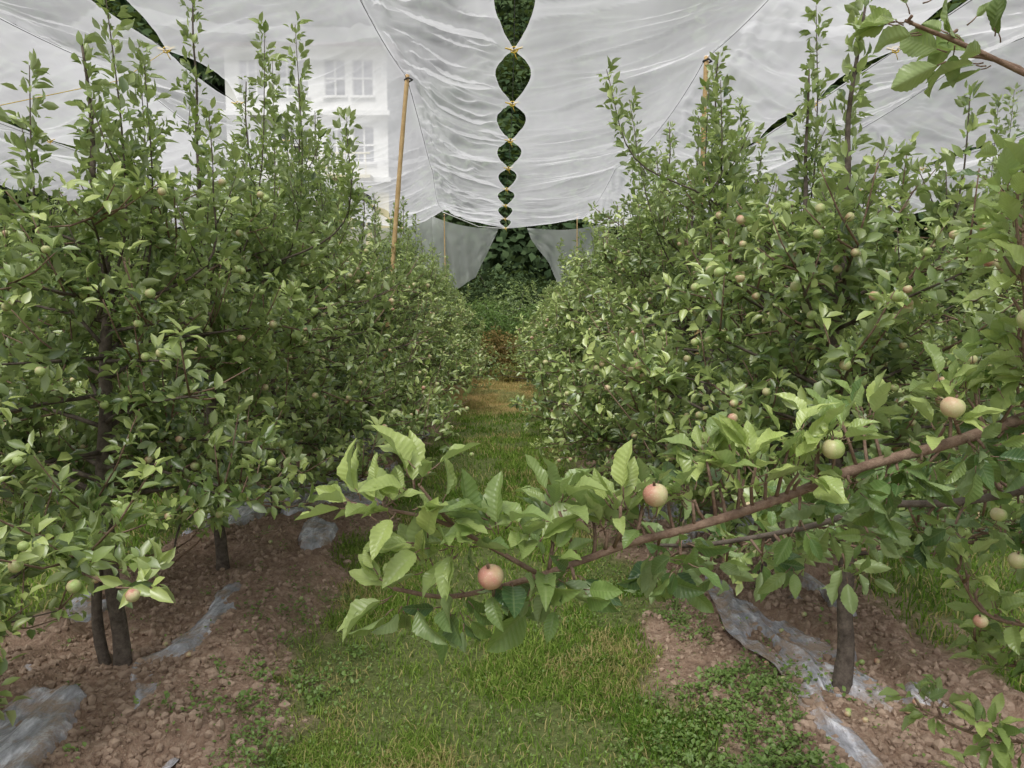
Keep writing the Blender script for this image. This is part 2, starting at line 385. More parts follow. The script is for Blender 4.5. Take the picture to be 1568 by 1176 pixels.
# ---------------------------------------------------------------- apple trees
def shoot_pts(P,step,jit):
    seg=np.linalg.norm(np.diff(P,axis=0),axis=1); c=np.concatenate([[0],np.cumsum(seg)]); n=max(2,int(c[-1]/step))
    t=np.linspace(c[-1]*.06,c[-1],n)+rng.uniform(-step/3,step/3,n); t=np.clip(t,0,c[-1])
    o=np.stack([np.interp(t,c,P[:,k]) for k in range(3)],1); T=np.gradient(P,axis=0); tt=np.stack([np.interp(t,c,T[:,k]) for k in range(3)],1)
    return o,nrmz(tt),t/c[-1]
def gen_tree(seed,H=3.2,nb=30,rad=1.15,leaf=.068,whips=3,extra=(),top=1.95,low=.45,skirt=8,sdroop=(.2,.5)):
    global rng
    rng=np.random.default_rng(seed); b=B(); SP=[];SA=[];SY=[];WP=[];WA=[];WY=[]
    zt=np.linspace(-.05,H-.1,14); wx=np.cumsum(rng.normal(0,.014,14)); wy=np.cumsum(rng.normal(0,.014,14)); wx-=wx[0];wy-=wy[0]
    TP=np.stack([wx,wy,zt],1); rr=np.interp(zt,[0,.5,1.5,2.2,H],[.034,.030,.023,.010,.003]); rr[0]*=1.3
    TT=spline(TP,40); tube(b,TT,np.interp(np.arange(40)/39.*13,np.arange(14),rr),9,0,.14)
    if seed==202:
        tube(b,spline([(-.06,.01,-.05),(-.10,.02,.12),(-.10,.02,.34),(-.03,0,.58)],10),np.linspace(.026,.018,10),8,0,.1)
    at=lambda z: np.array([np.interp(z,zt,wx),np.interp(z,zt,wy),z])
    def add_spurs(P,step,young_tip,up=.7,off=.035):
        o,t,f=shoot_pts(P,step,0)
        r=rng.normal(size=o.shape); r[:,2]=np.abs(r[:,2])*.6+up*.4; r=nrmz(r)
        a=nrmz(r+t*(.3+.5*f[:,None])); o=o+r*rng.uniform(.0,off,(len(o),1))
        SP.append(o);SA.append(a);SY.append(np.clip(young_tip*f**2,0,1))
    def whip(Q,r0=.008,yg=.7,short=True):
        n=len(Q); tube(b,Q,np.linspace(r0,.0018,n),5,0)
        o,t,f=shoot_pts(Q,.019,0); r=rng.normal(size=o.shape); r=nrmz(r-(r*t).sum(1,keepdims=True)*t)
        clump=(.25+1.2*vn(o[:,2]*9,o[:,0]*3+seed,2))[:,None]
        kx=.085*(1-f[:,None]*.8)*(.3+rng.random((len(o),1)))*clump
        WP.append(o+r*kx); WA.append(nrmz(t*.8+r*.8)); WY.append(np.clip(yg*f+.1,0,1))
    az=rng.uniform(0,6.28)
    tot=nb+skirt
    for i in range(tot):
        if i<nb: f=i/(nb-1); z=low+(top-low)*f**.95+rng.uniform(-.05,.05)
        else: f=rng.uniform(0,.25); z=low+.1+rng.uniform(0,.35)
        az+=2.4+rng.uniform(-.4,.4)
        L=rad*(1-.60*f**1.2)*rng.uniform(.7,1.15); el=math.radians(rng.uniform(-8,28)+14*f)
        droop=rng.uniform(-.1,.35)*(1-f)
        if i>=nb: el=math.radians(rng.uniform(-12,8)); droop=rng.uniform(*sdroop)
        d=np.array([math.cos(az)*math.cos(el),math.sin(az)*math.cos(el),math.sin(el)])
        p0=at(z); side=np.array([-d[1],d[0],0])*rng.uniform(-.25,.25)
        P=spline([p0,p0+d*L*.35+side*L*.3,p0+d*L*.7+side*L*.5+[0,0,-droop*.25],p0+d*L+side*L*.4+[0,0,-droop*.5]],9)
        tube(b,P,np.linspace(.013*(1-.4*f),.003,9),5,0,.1)
        add_spurs(P[2:],.034,.35)
        ns=int(rng.integers(6,10)*L)+2
        for s in range(ns):
            q=P[int(rng.integers(2,9))]; a2=az+rng.choice([-1,1])*rng.uniform(.4,1.4); e2=math.radians(rng.uniform(-30,80)); l=rng.uniform(.12,.38)*(.6+.4*L)
            d2=np.array([math.cos(a2)*math.cos(e2),math.sin(a2)*math.cos(e2),math.sin(e2)])
            Q=np.array([q,q+d2*l*.5,q+d2*l+[0,0,l*.15]]); tube(b,Q,[.0045,.0035,.002],4,3)
            add_spurs(Q,.036,.85)
    whip(TT[int(40*top/H)-3:],.009,.6)
    for k in range(whips):
        z=rng.uniform(1.4,1.9); a=rng.uniform(0,6.28); r1=rng.uniform(.15,.55); tip=rng.uniform(.75,1.)*H
        u=np.array([math.cos(a),math.sin(a),0])
        Q=spline([at(z-.1),at(z)+u*r1*.6,at(z)+u*r1+[0,0,(tip-z)*.4],at(z)+u*r1*1.1+[rng.normal(0,.05),rng.normal(0,.05),tip-z]],14); whip(Q)
    for e in extra: whip(spline(e,16),.008)
    for q0 in list(WP):
        for s in range(6):
            q=q0[int(rng.integers(0,max(1,int(len(q0)*.65))))]; a2=rng.uniform(0,6.28); l2=rng.uniform(.10,.28); d2=np.array([math.cos(a2)*.5,math.sin(a2)*.5,.85]); whip(np.array([q,q+d2*l2*.5,q+d2*l2+[0,0,.03]]),.003)
    P=np.vstack(SP);A=np.vstack(SA);Yg=np.concatenate(SY)
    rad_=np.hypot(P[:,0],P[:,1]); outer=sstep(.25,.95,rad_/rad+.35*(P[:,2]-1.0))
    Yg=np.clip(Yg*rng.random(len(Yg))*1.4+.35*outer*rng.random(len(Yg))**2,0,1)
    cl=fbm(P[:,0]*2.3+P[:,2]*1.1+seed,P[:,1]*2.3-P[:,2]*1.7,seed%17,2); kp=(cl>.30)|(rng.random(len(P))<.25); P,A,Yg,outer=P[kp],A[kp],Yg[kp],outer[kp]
    lv=list(spur_leaves(P,A,4,leaf,Yg)); lv[7]=np.clip(lv[7]*(.42+.7*np.repeat(outer,4)),0,1); add_leaves(b,*lv)  # leaf tone darkened towards the trunk: crown shade painted into the colour
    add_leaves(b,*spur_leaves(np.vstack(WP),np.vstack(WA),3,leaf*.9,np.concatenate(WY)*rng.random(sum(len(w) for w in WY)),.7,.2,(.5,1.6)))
    idx=rng.choice(len(P),170,replace=False)
    for i in idx:
        if P[i,2]<2.2:
            o=np.array([P[i,0],P[i,1],0]); o=o/max(np.linalg.norm(o),.01)
            add_apple(b,P[i]+A[i]*.03+o*.05+[0,0,-.015],rng.uniform(.0145,.020),2,9,7,stem=False)
    return b.out('apple_tree_mesh',[M_BARK,M_LEAF,M_APPLE,M_TWIG],link=False)
protos=[gen_tree(202,2.7,32,1.0,whips=1,extra=[[(0,0,1.5),(.18,-.1,1.8),(.2,-.1,2.2),(.17,-.1,2.75)],[(0,0,1.4),(-.2,.0,1.7),(-.22,0,2.1),(-.2,0,2.5)],[(0,0,1.5),(.45,.0,1.7),(.5,0,2.0),(.5,0,2.3)]],top=1.8,skirt=7,low=.62,sdroop=(.0,.2)),
 gen_tree(303,3.4,31,1.12,whips=2,extra=[[(0,0,1.6),(.4,0,1.8),(.52,0,2.3),(.5,0,3.12)],[(0,0,1.6),(-.3,0,1.9),(-.35,0,2.3),(-.37,0,3.0)],[(0,0,1.7),(.75,-.1,2.0),(.8,-.1,2.6)]],top=1.95,sdroop=(.1,.35)),
 gen_tree(405,2.8,28,.98,whips=1,extra=[[(0,0,1.5),(.3,0,1.7),(.4,0,2.0),(.42,0,2.35)]],top=1.7,skirt=2,low=.62,sdroop=(0,.2)),
 gen_tree(507,2.85,29,1.12,whips=1,extra=[[(0,0,1.8),(-.38,0,2.1),(-.78,0,2.3),(-.94,0,2.74)],[(0,0,1.6),(.14,0,2.0),(.16,0,2.5),(.12,0,3.08)],[(0,0,1.6),(-.3,0,1.9),(-.32,0,2.3),(-.35,0,2.7)]],top=1.85),
 gen_tree(608,3.3,31,1.2,whips=4,low=.36,skirt=12),
 gen_tree(709,3.15,32,1.22,whips=4,low=.34,skirt=12)]
rng=np.random.default_rng(5)
def place(k,x,y,rot,s=1.,sz=1.):
    o=bpy.data.objects.new('apple_tree',protos[k]); scene.collection.objects.link(o)
    o.location=(x,y,float(gh(np.array([x]),np.array([y]))[0])-.02); o.rotation_euler=(rng.normal(0,.015),rng.normal(0,.015),rot); o.scale=(s,s,s*sz)
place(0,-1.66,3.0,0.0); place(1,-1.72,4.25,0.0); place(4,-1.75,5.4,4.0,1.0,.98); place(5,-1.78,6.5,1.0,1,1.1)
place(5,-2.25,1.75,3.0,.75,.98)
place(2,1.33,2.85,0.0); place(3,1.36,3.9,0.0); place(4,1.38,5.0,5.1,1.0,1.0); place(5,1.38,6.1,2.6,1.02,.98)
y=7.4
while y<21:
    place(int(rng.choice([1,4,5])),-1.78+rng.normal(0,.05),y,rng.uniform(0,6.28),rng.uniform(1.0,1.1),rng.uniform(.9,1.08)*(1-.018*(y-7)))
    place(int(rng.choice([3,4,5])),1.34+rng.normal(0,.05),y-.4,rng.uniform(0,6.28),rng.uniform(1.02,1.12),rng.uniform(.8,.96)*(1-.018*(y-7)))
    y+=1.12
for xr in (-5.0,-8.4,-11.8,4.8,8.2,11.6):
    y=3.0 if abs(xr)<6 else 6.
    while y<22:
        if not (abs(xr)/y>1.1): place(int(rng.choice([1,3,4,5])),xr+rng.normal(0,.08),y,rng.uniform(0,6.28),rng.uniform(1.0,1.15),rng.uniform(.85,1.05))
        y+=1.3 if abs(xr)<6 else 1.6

# ---------------------------------------------------------------- the near tree whose limbs reach in from the right
rng=np.random.default_rng(909)
tree=empty('apple_tree',(1.5,1.35,0))
b=B(); bl=B(); ba=B()
APP=[((-.028,.945,1.244),.0175,.85),((.201,1.01,1.338),.0175,.72),((.478,1.08,1.390),.0165,.3),((.694,1.15,1.443),.018,.55),((.808,1.15,1.581),.020,.1),((.948,1.34,1.127),.016,.4),((.92,1.36,1.21),.014,.3),((.90,1.36,1.0),.013,.6),((.99,1.16,1.32),.016,.4)]
AC=np.array([a[0] for a in APP]); AR=np.array([a[1] for a in APP])
def limb(P,r0,r1,n=20,mm=0): 
    Q=spline(P,n); tube(b,Q,np.linspace(r0,r1,n)*(1+.12*rng.random(n)),8,mm,.08); return Q
TP=limb([(1.5,1.35,-.05),(1.49,1.36,.6),(1.52,1.34,1.2),(1.5,1.33,1.8),(1.47,1.35,2.5),(1.5,1.36,3.1)],.036,.006,24)
def cluster(p,ax,k=6,L=.075,young=.3,spread=.9,bias=.5):
    d=list(spur_leaves(np.array([p],float),np.array([ax],float),k,L,np.array([young]),spread,bias))
    d[0]=d[0]+nrmz(d[1])*.012
    ok=np.ones(k,bool)
    for f in (.2,.5,.8,1.):
        q=d[0]+nrmz(d[1])*(d[3]*f)[:,None]
        for c,r in zip(AC,AR):
            v=q-c; ok&=~((np.hypot(v[:,0],v[:,2])<r*1.55)&(v[:,1]<r)&(v[:,1]>-.2))
    d=[x[ok] for x in d]; k=int(ok.sum())
    if k: add_leaves(bl,*d,tpl=T_HI,m=0,petiole=rng.uniform(.012,.022,k),pm=1,wavy=.05)
def spur(p,ax,l,**k):
    p=np.array(p,float); ax=nrmz(np.array(ax,float)); q=p+ax*l
    tube(b,np.array([p,(p+q)/2+rng.normal(0,.003,3),q]),[.0032,.0028,.0022],5,1); cluster(q,ax,**k)
main=limb([(1.5,1.36,1.62),(1.2,1.32,1.50),(.876,1.25,1.411),(.717,1.2,1.375),(.56,1.16,1.345),(.411,1.12,1.302),(.27,1.08,1.270),(.18,1.05,1.258),(.10,1.03,1.236),(.015,1.0,1.218),(-.085,.98,1.203),(-.16,.96,1.222)],.011,.0026,70,1)
low=limb([(1.5,1.36,1.35),(1.15,1.42,1.27),(.88,1.4,1.225),(.717,1.4,1.216),(.56,1.35,1.19),(.36,1.3,1.172),(.24,1.27,1.18)],.010,.003,30,0)
tipA=limb([(.04,1.01,1.222),(-.03,.99,1.27),(-.10,.965,1.315),(-.17,.95,1.335),(-.215,.945,1.345)],.0035,.0018,12,1)
tipB=limb([(-.07,.975,1.295),(-.10,.97,1.33),(-.125,.965,1.365)],.003,.0018,6,1)
for p,ax,k,L,yg in [((-.215,.945,1.345),(-.9,-.1,.35),7,.058,1.),((-.17,.95,1.33),(-.3,-.3,.8),8,.062,.85),((-.125,.965,1.365),(.1,-.1,1),9,.074,.8),((-.10,.965,1.32),(.5,-.3,.5),6,.062,.5),
    ((-.145,.955,1.33),(-.1,-.5,.6),6,.06,.85),((-.06,.98,1.285),(.5,-.4,.6),6,.066,.35),((-.16,.96,1.222),(-.9,-.2,.15),9,.062,.8),((-.12,.97,1.25),(-.7,-.3,.5),7,.062,.6),((-.085,.97,1.205),(-.2,-.4,-.5),5,.062,.05),
    ((.0,.99,1.21),(.0,-.5,-.7),5,.064,.05),((.02,1.,1.27),(.05,-.2,1),9,.078,.45),((-.03,.98,1.23),(-.4,-.5,.1),5,.06,.2),((-.08,.97,1.28),(-.5,-.4,.2),6,.06,.6),((.05,1.0,1.24),(.2,-.5,.7),6,.06,.3),
    ((-.07,.965,1.20),(.2,-.3,-.8),6,.062,.0),((-.14,.955,1.21),(-.3,-.3,-.7),6,.058,.3),((-.11,.96,1.285),(-.2,-.5,.3),6,.058,.75),((-.02,.98,1.30),(0,-.3,.9),8,.07,.2),((.06,1.0,1.215),(.3,-.3,-.7),5,.06,.0)]:
    cluster(p,ax,k,L,yg,.75)
o,t,f=shoot_pts(main,.018,0)
for p,tt,ff in zip(o,t,f):
    if p[0]>1.15 or p[0]<0.03: continue
    up=rng.random()<.66
    ax=np.array([rng.normal(-.15,.3),rng.normal(-.15,.4),1.0 if up else -.55])
    spur(p,ax,rng.uniform(.02,.095) if up else rng.uniform(.012,.055),k=int(rng.integers(6,10)),L=rng.uniform(.05,.07),young=rng.choice([.15,.5,.8,1.]) if up else rng.choice([0,.1]),spread=.7)
o,t,f=shoot_pts(low,.026,0)
for p,tt,ff in zip(o,t,f):
    if p[0]>1.2: continue
    spur(p,(rng.normal(0,.4),rng.normal(0,.5),rng.choice([.8,-.3,-.7])),rng.uniform(.02,.07),k=int(rng.integers(5,8)),L=.058,young=rng.choice([0,.05,.2]))
def side(P,r0=.006,step=.03,L=.062,yg=.3,up=.6):
    Q=limb(P,r0,.002,16,1); o,t,f=shoot_pts(Q,step,0)
    for p,tt,ff in zip(o,t,f):
        if p[0]>1.35: continue
        spur(p,nrmz(rng.normal(size=3)*.6+tt*.6+[0,0,up]),rng.uniform(.01,.05),k=int(rng.integers(5,8)),L=L*rng.uniform(.8,1.15),young=yg*rng.random()*1.5+ff*.6*rng.random(),spread=.8)
side([(1.0,1.28,1.44),(.86,1.22,1.5),(.83,1.2,1.62),(.80,1.2,1.77)],yg=.55,L=.072)
side([(1.3,1.35,1.55),(1.0,1.4,1.6),(.95,1.4,1.85)],yg=.3)
side([(1.5,1.34,1.75),(1.0,1.1,1.86),(.72,1.0,1.885),(.60,1.0,1.935),(.51,1.0,1.97)],.006,.042,.062,.1)
side([(1.5,1.34,1.1),(1.15,1.4,.98),(.95,1.4,.99),(.87,1.4,1.09)],yg=.55)
side([(1.5,1.34,.85),(1.2,1.45,.7),(1.02,1.5,.68),(.88,1.5,.74)],yg=.35)
side([(1.5,1.34,.95),(1.2,1.45,.88),(1.06,1.5,.84),(.98,1.5,.9)],yg=.25)
side([(1.5,1.34,.75),(1.2,1.5,.55),(.98,1.5,.55)],yg=.3)
side([(1.5,1.34,1.25),(1.2,1.5,1.1),(1.0,1.55,1.12)],yg=.1)
side([(1.5,1.34,1.3),(1.2,1.6,1.2),(.8,1.7,1.15),(.6,1.7,1.12)],yg=.05)
side([(1.5,1.34,1.15),(1.1,1.6,1.08),(.75,1.6,1.06),(.5,1.6,1.08)],yg=.0,up=.2)
for P in ([(1.5,1.34,1.4),(1.8,1.1,1.5),(2.2,1.0,1.6)],[(1.5,1.34,1.0),(1.9,1.5,1.1),(2.3,1.5,1.1)],[(1.5,1.34,1.9),(1.6,.9,2.0),(1.6,.5,2.2)],[(1.5,1.34,2.2),(1.8,1.6,2.4),(2.,1.8,2.6)],[(1.5,1.36,.8),(1.6,1.0,.8),(1.5,.5,.9)]):
    Q=limb(P,.008,.002,12,1); o,t,f=shoot_pts(Q,.06,0)
    for p in o: spur(p,nrmz(rng.normal(size=3)+[0,0,.6]),.03,k=5)
for c,r,q in APP:
    add_apple(ba,c,r,0,28,18,tilt=(rng.uniform(-.3,.3),rng.uniform(-.3,.1),1),pm=1,q=q)
for bb,nm,mt in ((b,'trunk_and_limbs',[M_BARK,M_TWIG]),(bl,'leaves',[M_LEAFN,M_TWIG]),(ba,'apples',[M_APPLE,M_TWIG])):
    ob=bb.out(nm,mt); ob.parent=tree; ob.location=(-1.5,-1.35,0)

bf=B()
for i in range(26):
    x=rng.normal(1.25,.25); y=rng.uniform(2.3,3.6) if i<20 else rng.uniform(3,5); 
    if i>=20: x=rng.normal(-1.3,.3)
    add_apple(bf,(x,y,float(gh(np.array([x]),np.array([y]))[0])+.014),.0125,0,12,8,stem=False)
bf.out('fallen_apples',[M_APPLE])

# ---------------------------------------------------------------- hail net canopy
rng=np.random.default_rng(33)
CL=np.array([-3,-1,1,3,5,7,8.8,10.7,12.8,15,17.4,20,22.3])
seams=[-9.9,-6.5,-3.15,0.02,3.5,7.0,10.5]
ridges=[-8.2,-4.8,-1.32,2.25,5.3,8.8]
POLES=[-3.,3.2,9.6,16.0,22.3]
def seam_x(s,y): return s-.21*sstep(6,22,y)*(1 if abs(s)<1 else .6)
def ridge_x(r,y): return r-(.65 if r<0 else .3)*sstep(9,22,y)*(1 if abs(r)<3 else .5)
def scal(y):
    i=np.clip(np.searchsorted(CL,y)-1,0,len(CL)-2); f=(y-CL[i])/(CL[i+1]-CL[i]); return np.sin(np.pi*np.clip(f,0,1))
def ridge_z(r,y):
    P=np.array(POLES)+(-.7 if r>0 else 0); i=np.clip(np.searchsorted(P,y)-1,0,len(P)-2); f=np.clip((y-P[i])/(P[i+1]-P[i]),0,1)
    return 4.50-.42*np.sin(np.pi*f)**.8*(.55 if abs(r)<3 else .5)-.3*sstep(12,22,y)*(r>0)
net=empty('hail_net_canopy')
def panel(s,r,mt,seed,fold=1.):
    nu=44; Yv=np.arange(-3,22.31,.04); U,YY=np.meshgrid(np.linspace(0,1,nu),Yv); sc=scal(YY); sg=np.sign(r-s)
    wdt=(.15 if abs(s)<1 else .13 if -4<s<0 else .05)+.05*vn(YY*.5,YY*0,3+s)
    xe=seam_x(s,YY)+sg*(wdt*sc); xr=ridge_x(r,YY); X=xe+(xr-xe)*U
    zs=3.93+.05*sc; Zr=ridge_z(r,YY); Z=zs+(Zr-zs)*(U**1.15)
    Z+= -.10*np.sin(np.pi*U)*(.2+1.1*sc)
    e=np.sin(np.pi*np.clip(U,0,1))**.7
    Z+= .06*e*(fbm(X*1.1,YY*1.3,seed,3)-.5)*2
    yk=YY+.8*(U-.3)*(fbm(U*2,YY*.4,seed+5,2)-.5)*2
    ws=fbm(yk*2.2+U*1.2,U*1.6+YY*.3,seed+2,3); rid=1-np.abs(ws-.47)*8
    Z+= .05*fold*(1-.5*U)*rid.clip(0,1)**1.5*(.25+e)
    w1=np.abs(np.sin(yk*7.3+4*fbm(U*2.5,YY*.9,seed+2,2)))**.7
    Z+= .018*fold*(1-.6*U)*w1*(.3+e)*fbm(U*2,YY*1.3,seed+9,2)*1.6
    fl=fbm(YY*1.2+U*2.5,U*9+YY*.7,seed+12,3); Z+=.05*fold*sstep(.5,1,U)*(1-sstep(.93,1,U))*(1-np.abs(fl-.47)*8).clip(0,1)
    V=np.stack([X,YY,Z],-1).reshape(-1,3); ny=len(Yv)
    i,j=np.meshgrid(np.arange(nu-1),np.arange(ny-1)); p=(j*nu+i).ravel(); F=np.stack([p,p+1,p+nu+1,p+nu],1)
    hem=(U<.02)|(U>.985)
    net_tone=np.clip(.2+1.0*fbm(X*.8,YY*.35,seed+20,3)+.14*(vn(X*30,YY*2,seed)-.5),0,1)  # noise varies the panel colour between greyer and full tone
    over=.22*((YY-(U*1.3)*(1 if seed%2 else -1))%6.1<.35)
    A=np.stack([np.where(hem,.9,net_tone),np.where(hem,.12,.2*(fbm(X*2,YY*.5,seed+30,3)-.45)*2+over),X*0,X*0],-1).reshape(-1,4)
    make('net_panel',V,F,[mt],attr=A,parent=net)
for k,r in enumerate(ridges):
    panel(seams[k],r,M_NET if k!=1 else M_NET2,k*7+1,.8 if k!=3 else .6); panel(seams[k+1],r,M_NET2 if k in (3,) else M_NET,k*7+4,1.7 if k==2 else .8)
bw=B()
for s in seams:
    Yv=np.arange(-3,22.4,.5); tube(bw,np.stack([seam_x(s,Yv),Yv,np.full_like(Yv,3.925)],1),.0035,4,0)
for r in ridges:
    Yv=np.arange(-3,22.4,.4); tube(bw,np.stack([ridge_x(r,Yv),Yv,ridge_z(r,Yv)-.015],1),.004,4,0)
bw.out('support_wires',[M_WIRE],parent=net)
br=B()
for s in seams[1:6]:
    for y in CL:
        x=float(seam_x(s,np.array(y)))
        t=np.linspace(0,2*np.pi,9); ring=np.stack([x+.035*np.cos(t),y+.008*np.cos(3*t),3.935+.028*np.sin(t)],1); tube(br,ring,.007,5,0)
        tube(br,np.array([[x-.08,y,3.95],[x,y+.01,3.93],[x+.08,y-.01,3.955]]),.008,5,0)
        tube(br,np.array([[x,y,3.92],[x+.015,y,3.88],[x+.03,y+.01,3.85]]),.004,4,0)
br.out('yellow_ties',[M_ROPE],parent=net)

def drape(P0,P1,ztop0,ztop1,bot,seed,nm='net_end_drape'):
    nu,nv=46,26; U,Vv=np.meshgrid(np.linspace(0,1,nu),np.linspace(0,1,nv))
    X=P0[0]+(P1[0]-P0[0])*U; Yv=P0[1]+(P1[1]-P0[1])*U; zt=ztop0+(ztop1-ztop0)*U-.12*np.sin(np.pi*U)
    zb=np.interp(U,np.linspace(0,1,len(bot)),bot); Z=zt+(zb-zt)*Vv
    mid=(P0[0]+P1[0])/2; X=mid+(X-mid)*(1-.1*Vv)
    Yv=Yv+.09*Vv*np.sin(U*31+seed+2*Vv)+.2*(fbm(U*4,Vv*3,seed)-.5)
    V=np.stack([X,Yv,Z],-1).reshape(-1,3); i,j=np.meshgrid(np.arange(nu-1),np.arange(nv-1)); p=(j*nu+i).ravel()
    A=np.zeros((len(V),4)); A[:,0]=.6
    make(nm,V,np.stack([p,p+1,p+nu+1,p+nu],1),[M_DRAPE],attr=A,parent=net)
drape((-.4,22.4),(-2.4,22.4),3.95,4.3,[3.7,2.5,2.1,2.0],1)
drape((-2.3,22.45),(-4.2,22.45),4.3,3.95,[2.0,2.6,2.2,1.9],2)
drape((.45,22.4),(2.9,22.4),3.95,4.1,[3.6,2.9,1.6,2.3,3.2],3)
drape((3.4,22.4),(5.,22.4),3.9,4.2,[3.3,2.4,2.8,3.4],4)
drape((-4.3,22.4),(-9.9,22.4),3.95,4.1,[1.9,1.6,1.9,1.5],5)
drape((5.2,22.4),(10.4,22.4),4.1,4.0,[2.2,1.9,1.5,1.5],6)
bt=B()
tube(bt,np.array([[-.2,22.35,3.93],[-1,22.35,3.99],[-2.07,22.35,4.42]]),.012,5,0)
bt.out('end_rope',[M_WALL],parent=net)

def bamboo(x0,x1,y,zt,r=.034):
    bb=B(); n=30; t=np.linspace(0,1,n); P=np.stack([x0+(x1-x0)*t+.012*np.sin(t*5),y+t*0,-.1+(zt+.1)*t],1)
    rr=r*(1-.25*t)*(1+.12*(np.arange(n)%4==0)); tube(bb,P,rr,10,0)
    tube(bb,np.array([[x1-.05,y,zt-.06],[x1,y-.05,zt-.05],[x1+.05,y,zt-.06],[x1,y+.05,zt-.07],[x1-.05,y,zt-.06]]),.012,5,1)
    bb.out('bamboo_pole',[M_BAM,M_WIRE])
bamboo(-1.78,-1.30,9.6,4.5); bamboo(2.2,2.27,8.9,4.5)
for x in (-4.9,5.2): bamboo(x,x,16,4.3)
for x in (-2.0,1.95,-5.,5.1): bamboo(x,x,22.3,4.35,.02)
bw=B(); tube(bw,np.array([[-1.95,-1,1.58],[-1.72,8,1.56],[-1.7,21,1.55]]),.0014,4,0); bw.out('trellis_wire',[M_GRASS])
bw=B(); tube(bw,np.array([(-4.4,4.0,2.35),(-3.69,5.5,3.05),(-3.32,6.5,3.52),(-3.17,7.,3.92)]),.003,4,0); bw.out('yellow_string',[M_ROPE])

# ---------------------------------------------------------------- bushes at the end of the path
def bush(name,c,r,h,n,mt,L,yg=.2):
    d=nrmz(rng.normal(size=(n,3))); rad=rng.random((n,1))**.4; lump=.7+.6*fbm(d[:,0]*2.5+5,d[:,1]*2.5+d[:,2]*2,c[0],2)[:,None]
    P=d*rad*lump*np.array([r,r*.8,h/2])+np.array([c[0],c[1],h*.48]); bb=B()
    for i in range(14):
        q=P[i]; tube(bb,np.array([[c[0]+rng.normal(0,.05),c[1],0],[(c[0]+q[0])/2,c[1],q[2]*.6],q]),[.012,.008,.003],4,1)
    add_leaves(bb,*spur_leaves(P,nrmz(d+[0,0,.5]),4,L,np.full(n,yg)),m=0); bb.out(name,[mt,M_BARK])
bush('dry_bush',(-.35,16.9),.5,1.2,600,M_DRYB,.07,.3); bush('dry_bush',(.1,17.6),.55,1.0,450,M_DRYB,.07,.4)
bush('dry_bush',(-.05,15.9),.45,.4,300,M_DRYB,.06,.7)
bush('shrub',(-.75,18.2),.9,1.9,1200,M_WEED,.08,.1); bush('shrub',(.6,18.8),1.0,1.8,1300,M_WEED,.08,.1); bush('shrub',(-.1,19.6),1.0,2.3,1300,M_LEAF,.08,.1)
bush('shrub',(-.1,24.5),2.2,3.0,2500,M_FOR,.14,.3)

# ---------------------------------------------------------------- hillside and forest
def hz(x,y):
    t=np.clip(y-27,0,None); return np.where(t>0,.80*t*(1-.0016*t),0)+(fbm(x*.06,y*.06,7,3)-.5)*8*sstep(27,45,y)-.3
X=np.linspace(-170,170,110);Yv=np.linspace(26,170,90);GX,GY=np.meshgrid(X,Yv);Z=hz(GX,GY)
V=np.stack([GX,GY,Z],-1).reshape(-1,3);nx=len(X);i,j=np.meshgrid(np.arange(nx-1),np.arange(len(Yv)-1));p=(j*nx+i).ravel()
make('hillside',V,np.stack([p,p+1,p+nx+1,p+nx],1),[plain('hill_undergrowth',(.04,.055,.03),.9,.1,.5)])
b=B(); nC=1500; cy=27+85*rng.random(nC)**1.1; cx=rng.uniform(-1,1,nC)*(14+cy*.95)
ok=~((cx>-15)&(cx<-3)&(cy<46)); cx=cx[ok];cy=cy[ok];nC=len(cx)
cr=rng.uniform(1.5,3.0,nC)*(.75+.004*cy); chh=rng.uniform(4,8,nC); cz=hz(cx,cy)
for i in range(0,nC,9): tube(b,np.array([[cx[i],cy[i],cz[i]-.5],[cx[i],cy[i],cz[i]+chh[i]*.7]]),[.2,.1],5,1)
per=np.where(np.abs(cx)<9,650,95); rep=np.repeat(np.arange(nC),per); n=len(rep)
d=nrmz(rng.normal(size=(n,3))); lump=(.5+.55*rng.random((n,1)))
P=d*lump*np.stack([cr,cr,chh*.5],1)[rep]+np.stack([cx,cy,cz+chh*.55],1)[rep]
nmm=d+np.array([0,0,.6])+rng.normal(size=d.shape)*.3; dd=nrmz(np.cross(nmm,rng.normal(size=d.shape)))
tone=rng.random(nC)[rep]; sz=np.where(np.abs(cx)<9,.36,1.)[rep]
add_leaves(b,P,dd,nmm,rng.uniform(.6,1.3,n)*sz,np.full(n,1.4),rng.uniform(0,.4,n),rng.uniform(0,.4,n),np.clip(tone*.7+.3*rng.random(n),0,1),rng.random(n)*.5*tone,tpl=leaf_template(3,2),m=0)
b.out('distant_forest',[M_FOR,M_BARK])

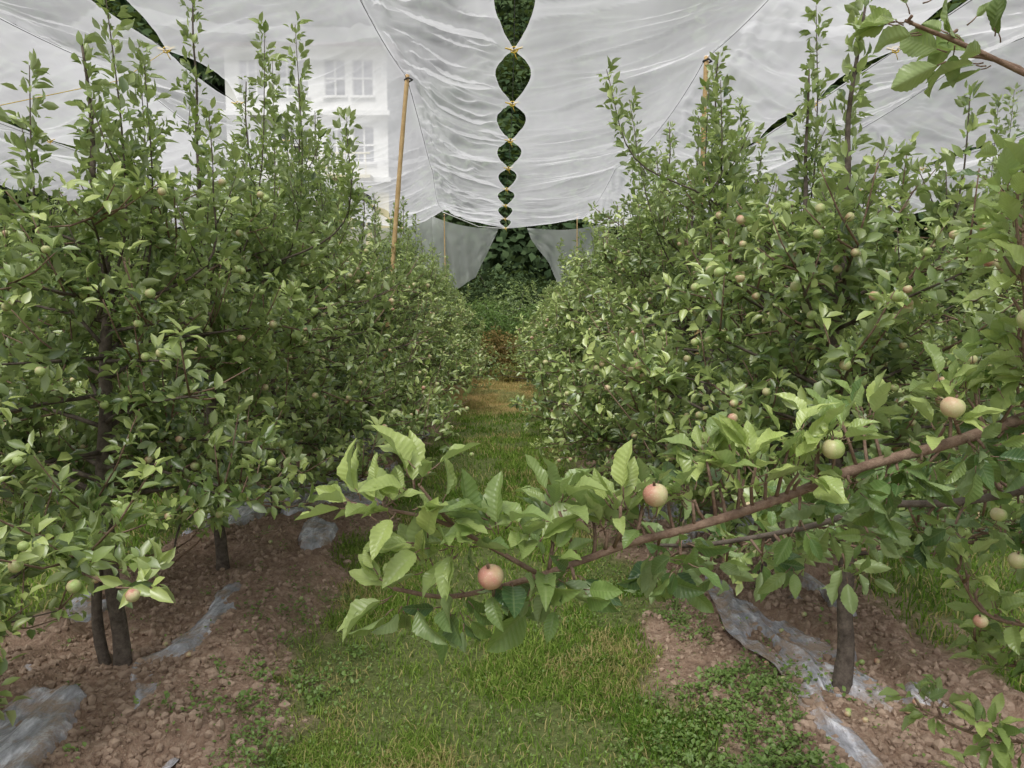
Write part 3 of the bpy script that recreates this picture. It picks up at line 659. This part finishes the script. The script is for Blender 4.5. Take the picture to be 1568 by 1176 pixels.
# ---------------------------------------------------------------- house beyond the net
def box(b,x0,x1,y0,y1,z0,z1,m):
    V=[(x,y,z) for z in(z0,z1) for y in(y0,y1) for x in(x0,x1)]
    b.add(V,[(0,2,3),(0,3,1),(4,5,7),(4,7,6),(0,1,5),(0,5,4),(2,6,7),(2,7,3),(0,4,6),(0,6,2),(1,3,7),(1,7,5)],m)
hs=empty('white_house',(-8.8,34,3.5))
bw=B();bg=B();bf2=B();brf=B();bb2=B()
x0,x1=-12.4,-5.4; fy=33.
box(bw,x0,x1,fy+.25,fy+8,1.5,12.6,0)
for fl in range(4):
    z=1.6+fl*2.8
    ops=[(x0+.6,x0+1.7),(x0+2.2,x0+3.6),(x0+4.3,x0+5.2),(x0+5.5,x0+6.4)]
    prev=x0
    for a,c in ops: box(bw,prev,a,fy,fy+.249,z+.7,z+2.2,0 if fl>1 else 1); prev=c
    box(bw,prev,x1,fy,fy+.249,z+.7,z+2.2,0 if fl>1 else 1)
    box(bw,x0,x1,fy,fy+.249,z,z+.698,0 if fl>1 else 1); box(bw,x0,x1,fy,fy+.249,z+2.202,z+2.598,0)
    box(bf2,x0-.15,x1+.15,fy-.35,fy+.249,z+2.6,z+2.798,0)
    for a,c in ops:
        box(bg,a+.05,c-.05,fy+.17,fy+.22,z+.75,z+2.15,0)
        nmul=3 if c-a>1 else 2
        for q in range(nmul+1):
            xx=a+(c-a)*q/nmul; box(bf2,xx-.04,xx+.04,fy+.08,fy+.165,z+.7,z+2.2,0)
        box(bf2,a,c,fy+.06,fy+.155,z+1.4,z+1.47,0); box(bf2,a-.08,c+.08,fy-.1,fy+.05,z+.6,z+.695,0)
    if fl in(1,2):
        for q in range(15): xx=x0+2+q*.3; box(bb2,xx-.02,xx+.02,fy-1.0,fy-.96,z,z+.85,0)
        box(bb2,x0+1.9,x0+6.4,fy-1.02,fy-.94,z+.85,z+.92,0); box(bb2,x0+1.9,x0+6.4,fy-1.05,fy-.002,z-.15,z-.01,0)
V=[(x0-.6,fy-.8,12.65),(x1+.6,fy-.8,12.65),(x1+.6,fy+8.6,12.65),(x0-.6,fy+8.6,12.65),(x0+1.4,fy+4,14.2),(x1-1.4,fy+4,14.2)]
brf.add(V,[(0,1,5),(0,5,4),(1,2,5),(2,3,4),(2,4,5),(3,0,4),(0,2,1),(0,3,2)],0)
for o,nm,mt in((bw,'walls',[M_WALL,M_WALLY]),(bg,'windows',[M_GLASS]),(bf2,'frames_and_sills',[M_WALL]),(brf,'roof',[M_ROOF]),(bb2,'balcony',[M_WALLY])):
    q=o.out(nm,mt,smooth=False); q.parent=hs; q.location=(8.8,-34,-3.5)

# ---------------------------------------------------------------- light, sky, camera
w=bpy.data.worlds.new('World'); scene.world=w; w.use_nodes=True; nt=w.node_tree; nt.nodes.clear()
sky=nt.nodes.new('ShaderNodeTexSky'); sky.sky_type='NISHITA'; sky.sun_disc=False
EL,AZ=60,200
sky.sun_elevation=math.radians(EL); sky.sun_rotation=math.radians(AZ); sky.dust_density=3; sky.air_density=1.2
hsv=nt.nodes.new('ShaderNodeHueSaturation'); hsv.inputs['Saturation'].default_value=.25
bg=nt.nodes.new('ShaderNodeBackground'); bg.inputs[1].default_value=.15; o=nt.nodes.new('ShaderNodeOutputWorld')
nt.links.new(sky.outputs[0],hsv.inputs['Color']); nt.links.new(hsv.outputs[0],bg.inputs[0]); nt.links.new(bg.outputs[0],o.inputs[0])
sl=bpy.data.lights.new('sun','SUN'); sl.energy=3.7; sl.angle=math.radians(22); sl.color=(1,.97,.92)
so=bpy.data.objects.new('sun',sl); scene.collection.objects.link(so)
d=Vector((math.sin(math.radians(AZ))*math.cos(math.radians(EL)),math.cos(math.radians(AZ))*math.cos(math.radians(EL)),math.sin(math.radians(EL))))
so.rotation_euler=d.to_track_quat('Z','Y').to_euler()
cam=bpy.data.cameras.new('camera'); cam.lens=25.9; cam.sensor_width=36; cam.clip_end=1500; cam.clip_start=.05
co=bpy.data.objects.new('camera',cam); scene.collection.objects.link(co); co.location=(0,0,1.6); co.rotation_euler=(math.radians(90-5.96),0,0)
scene.camera=co
scene.view_settings.view_transform='Standard'; scene.view_settings.look='None'; scene.view_settings.exposure=0
print('faces',sum(len(m.polygons) for m in bpy.data.meshes))
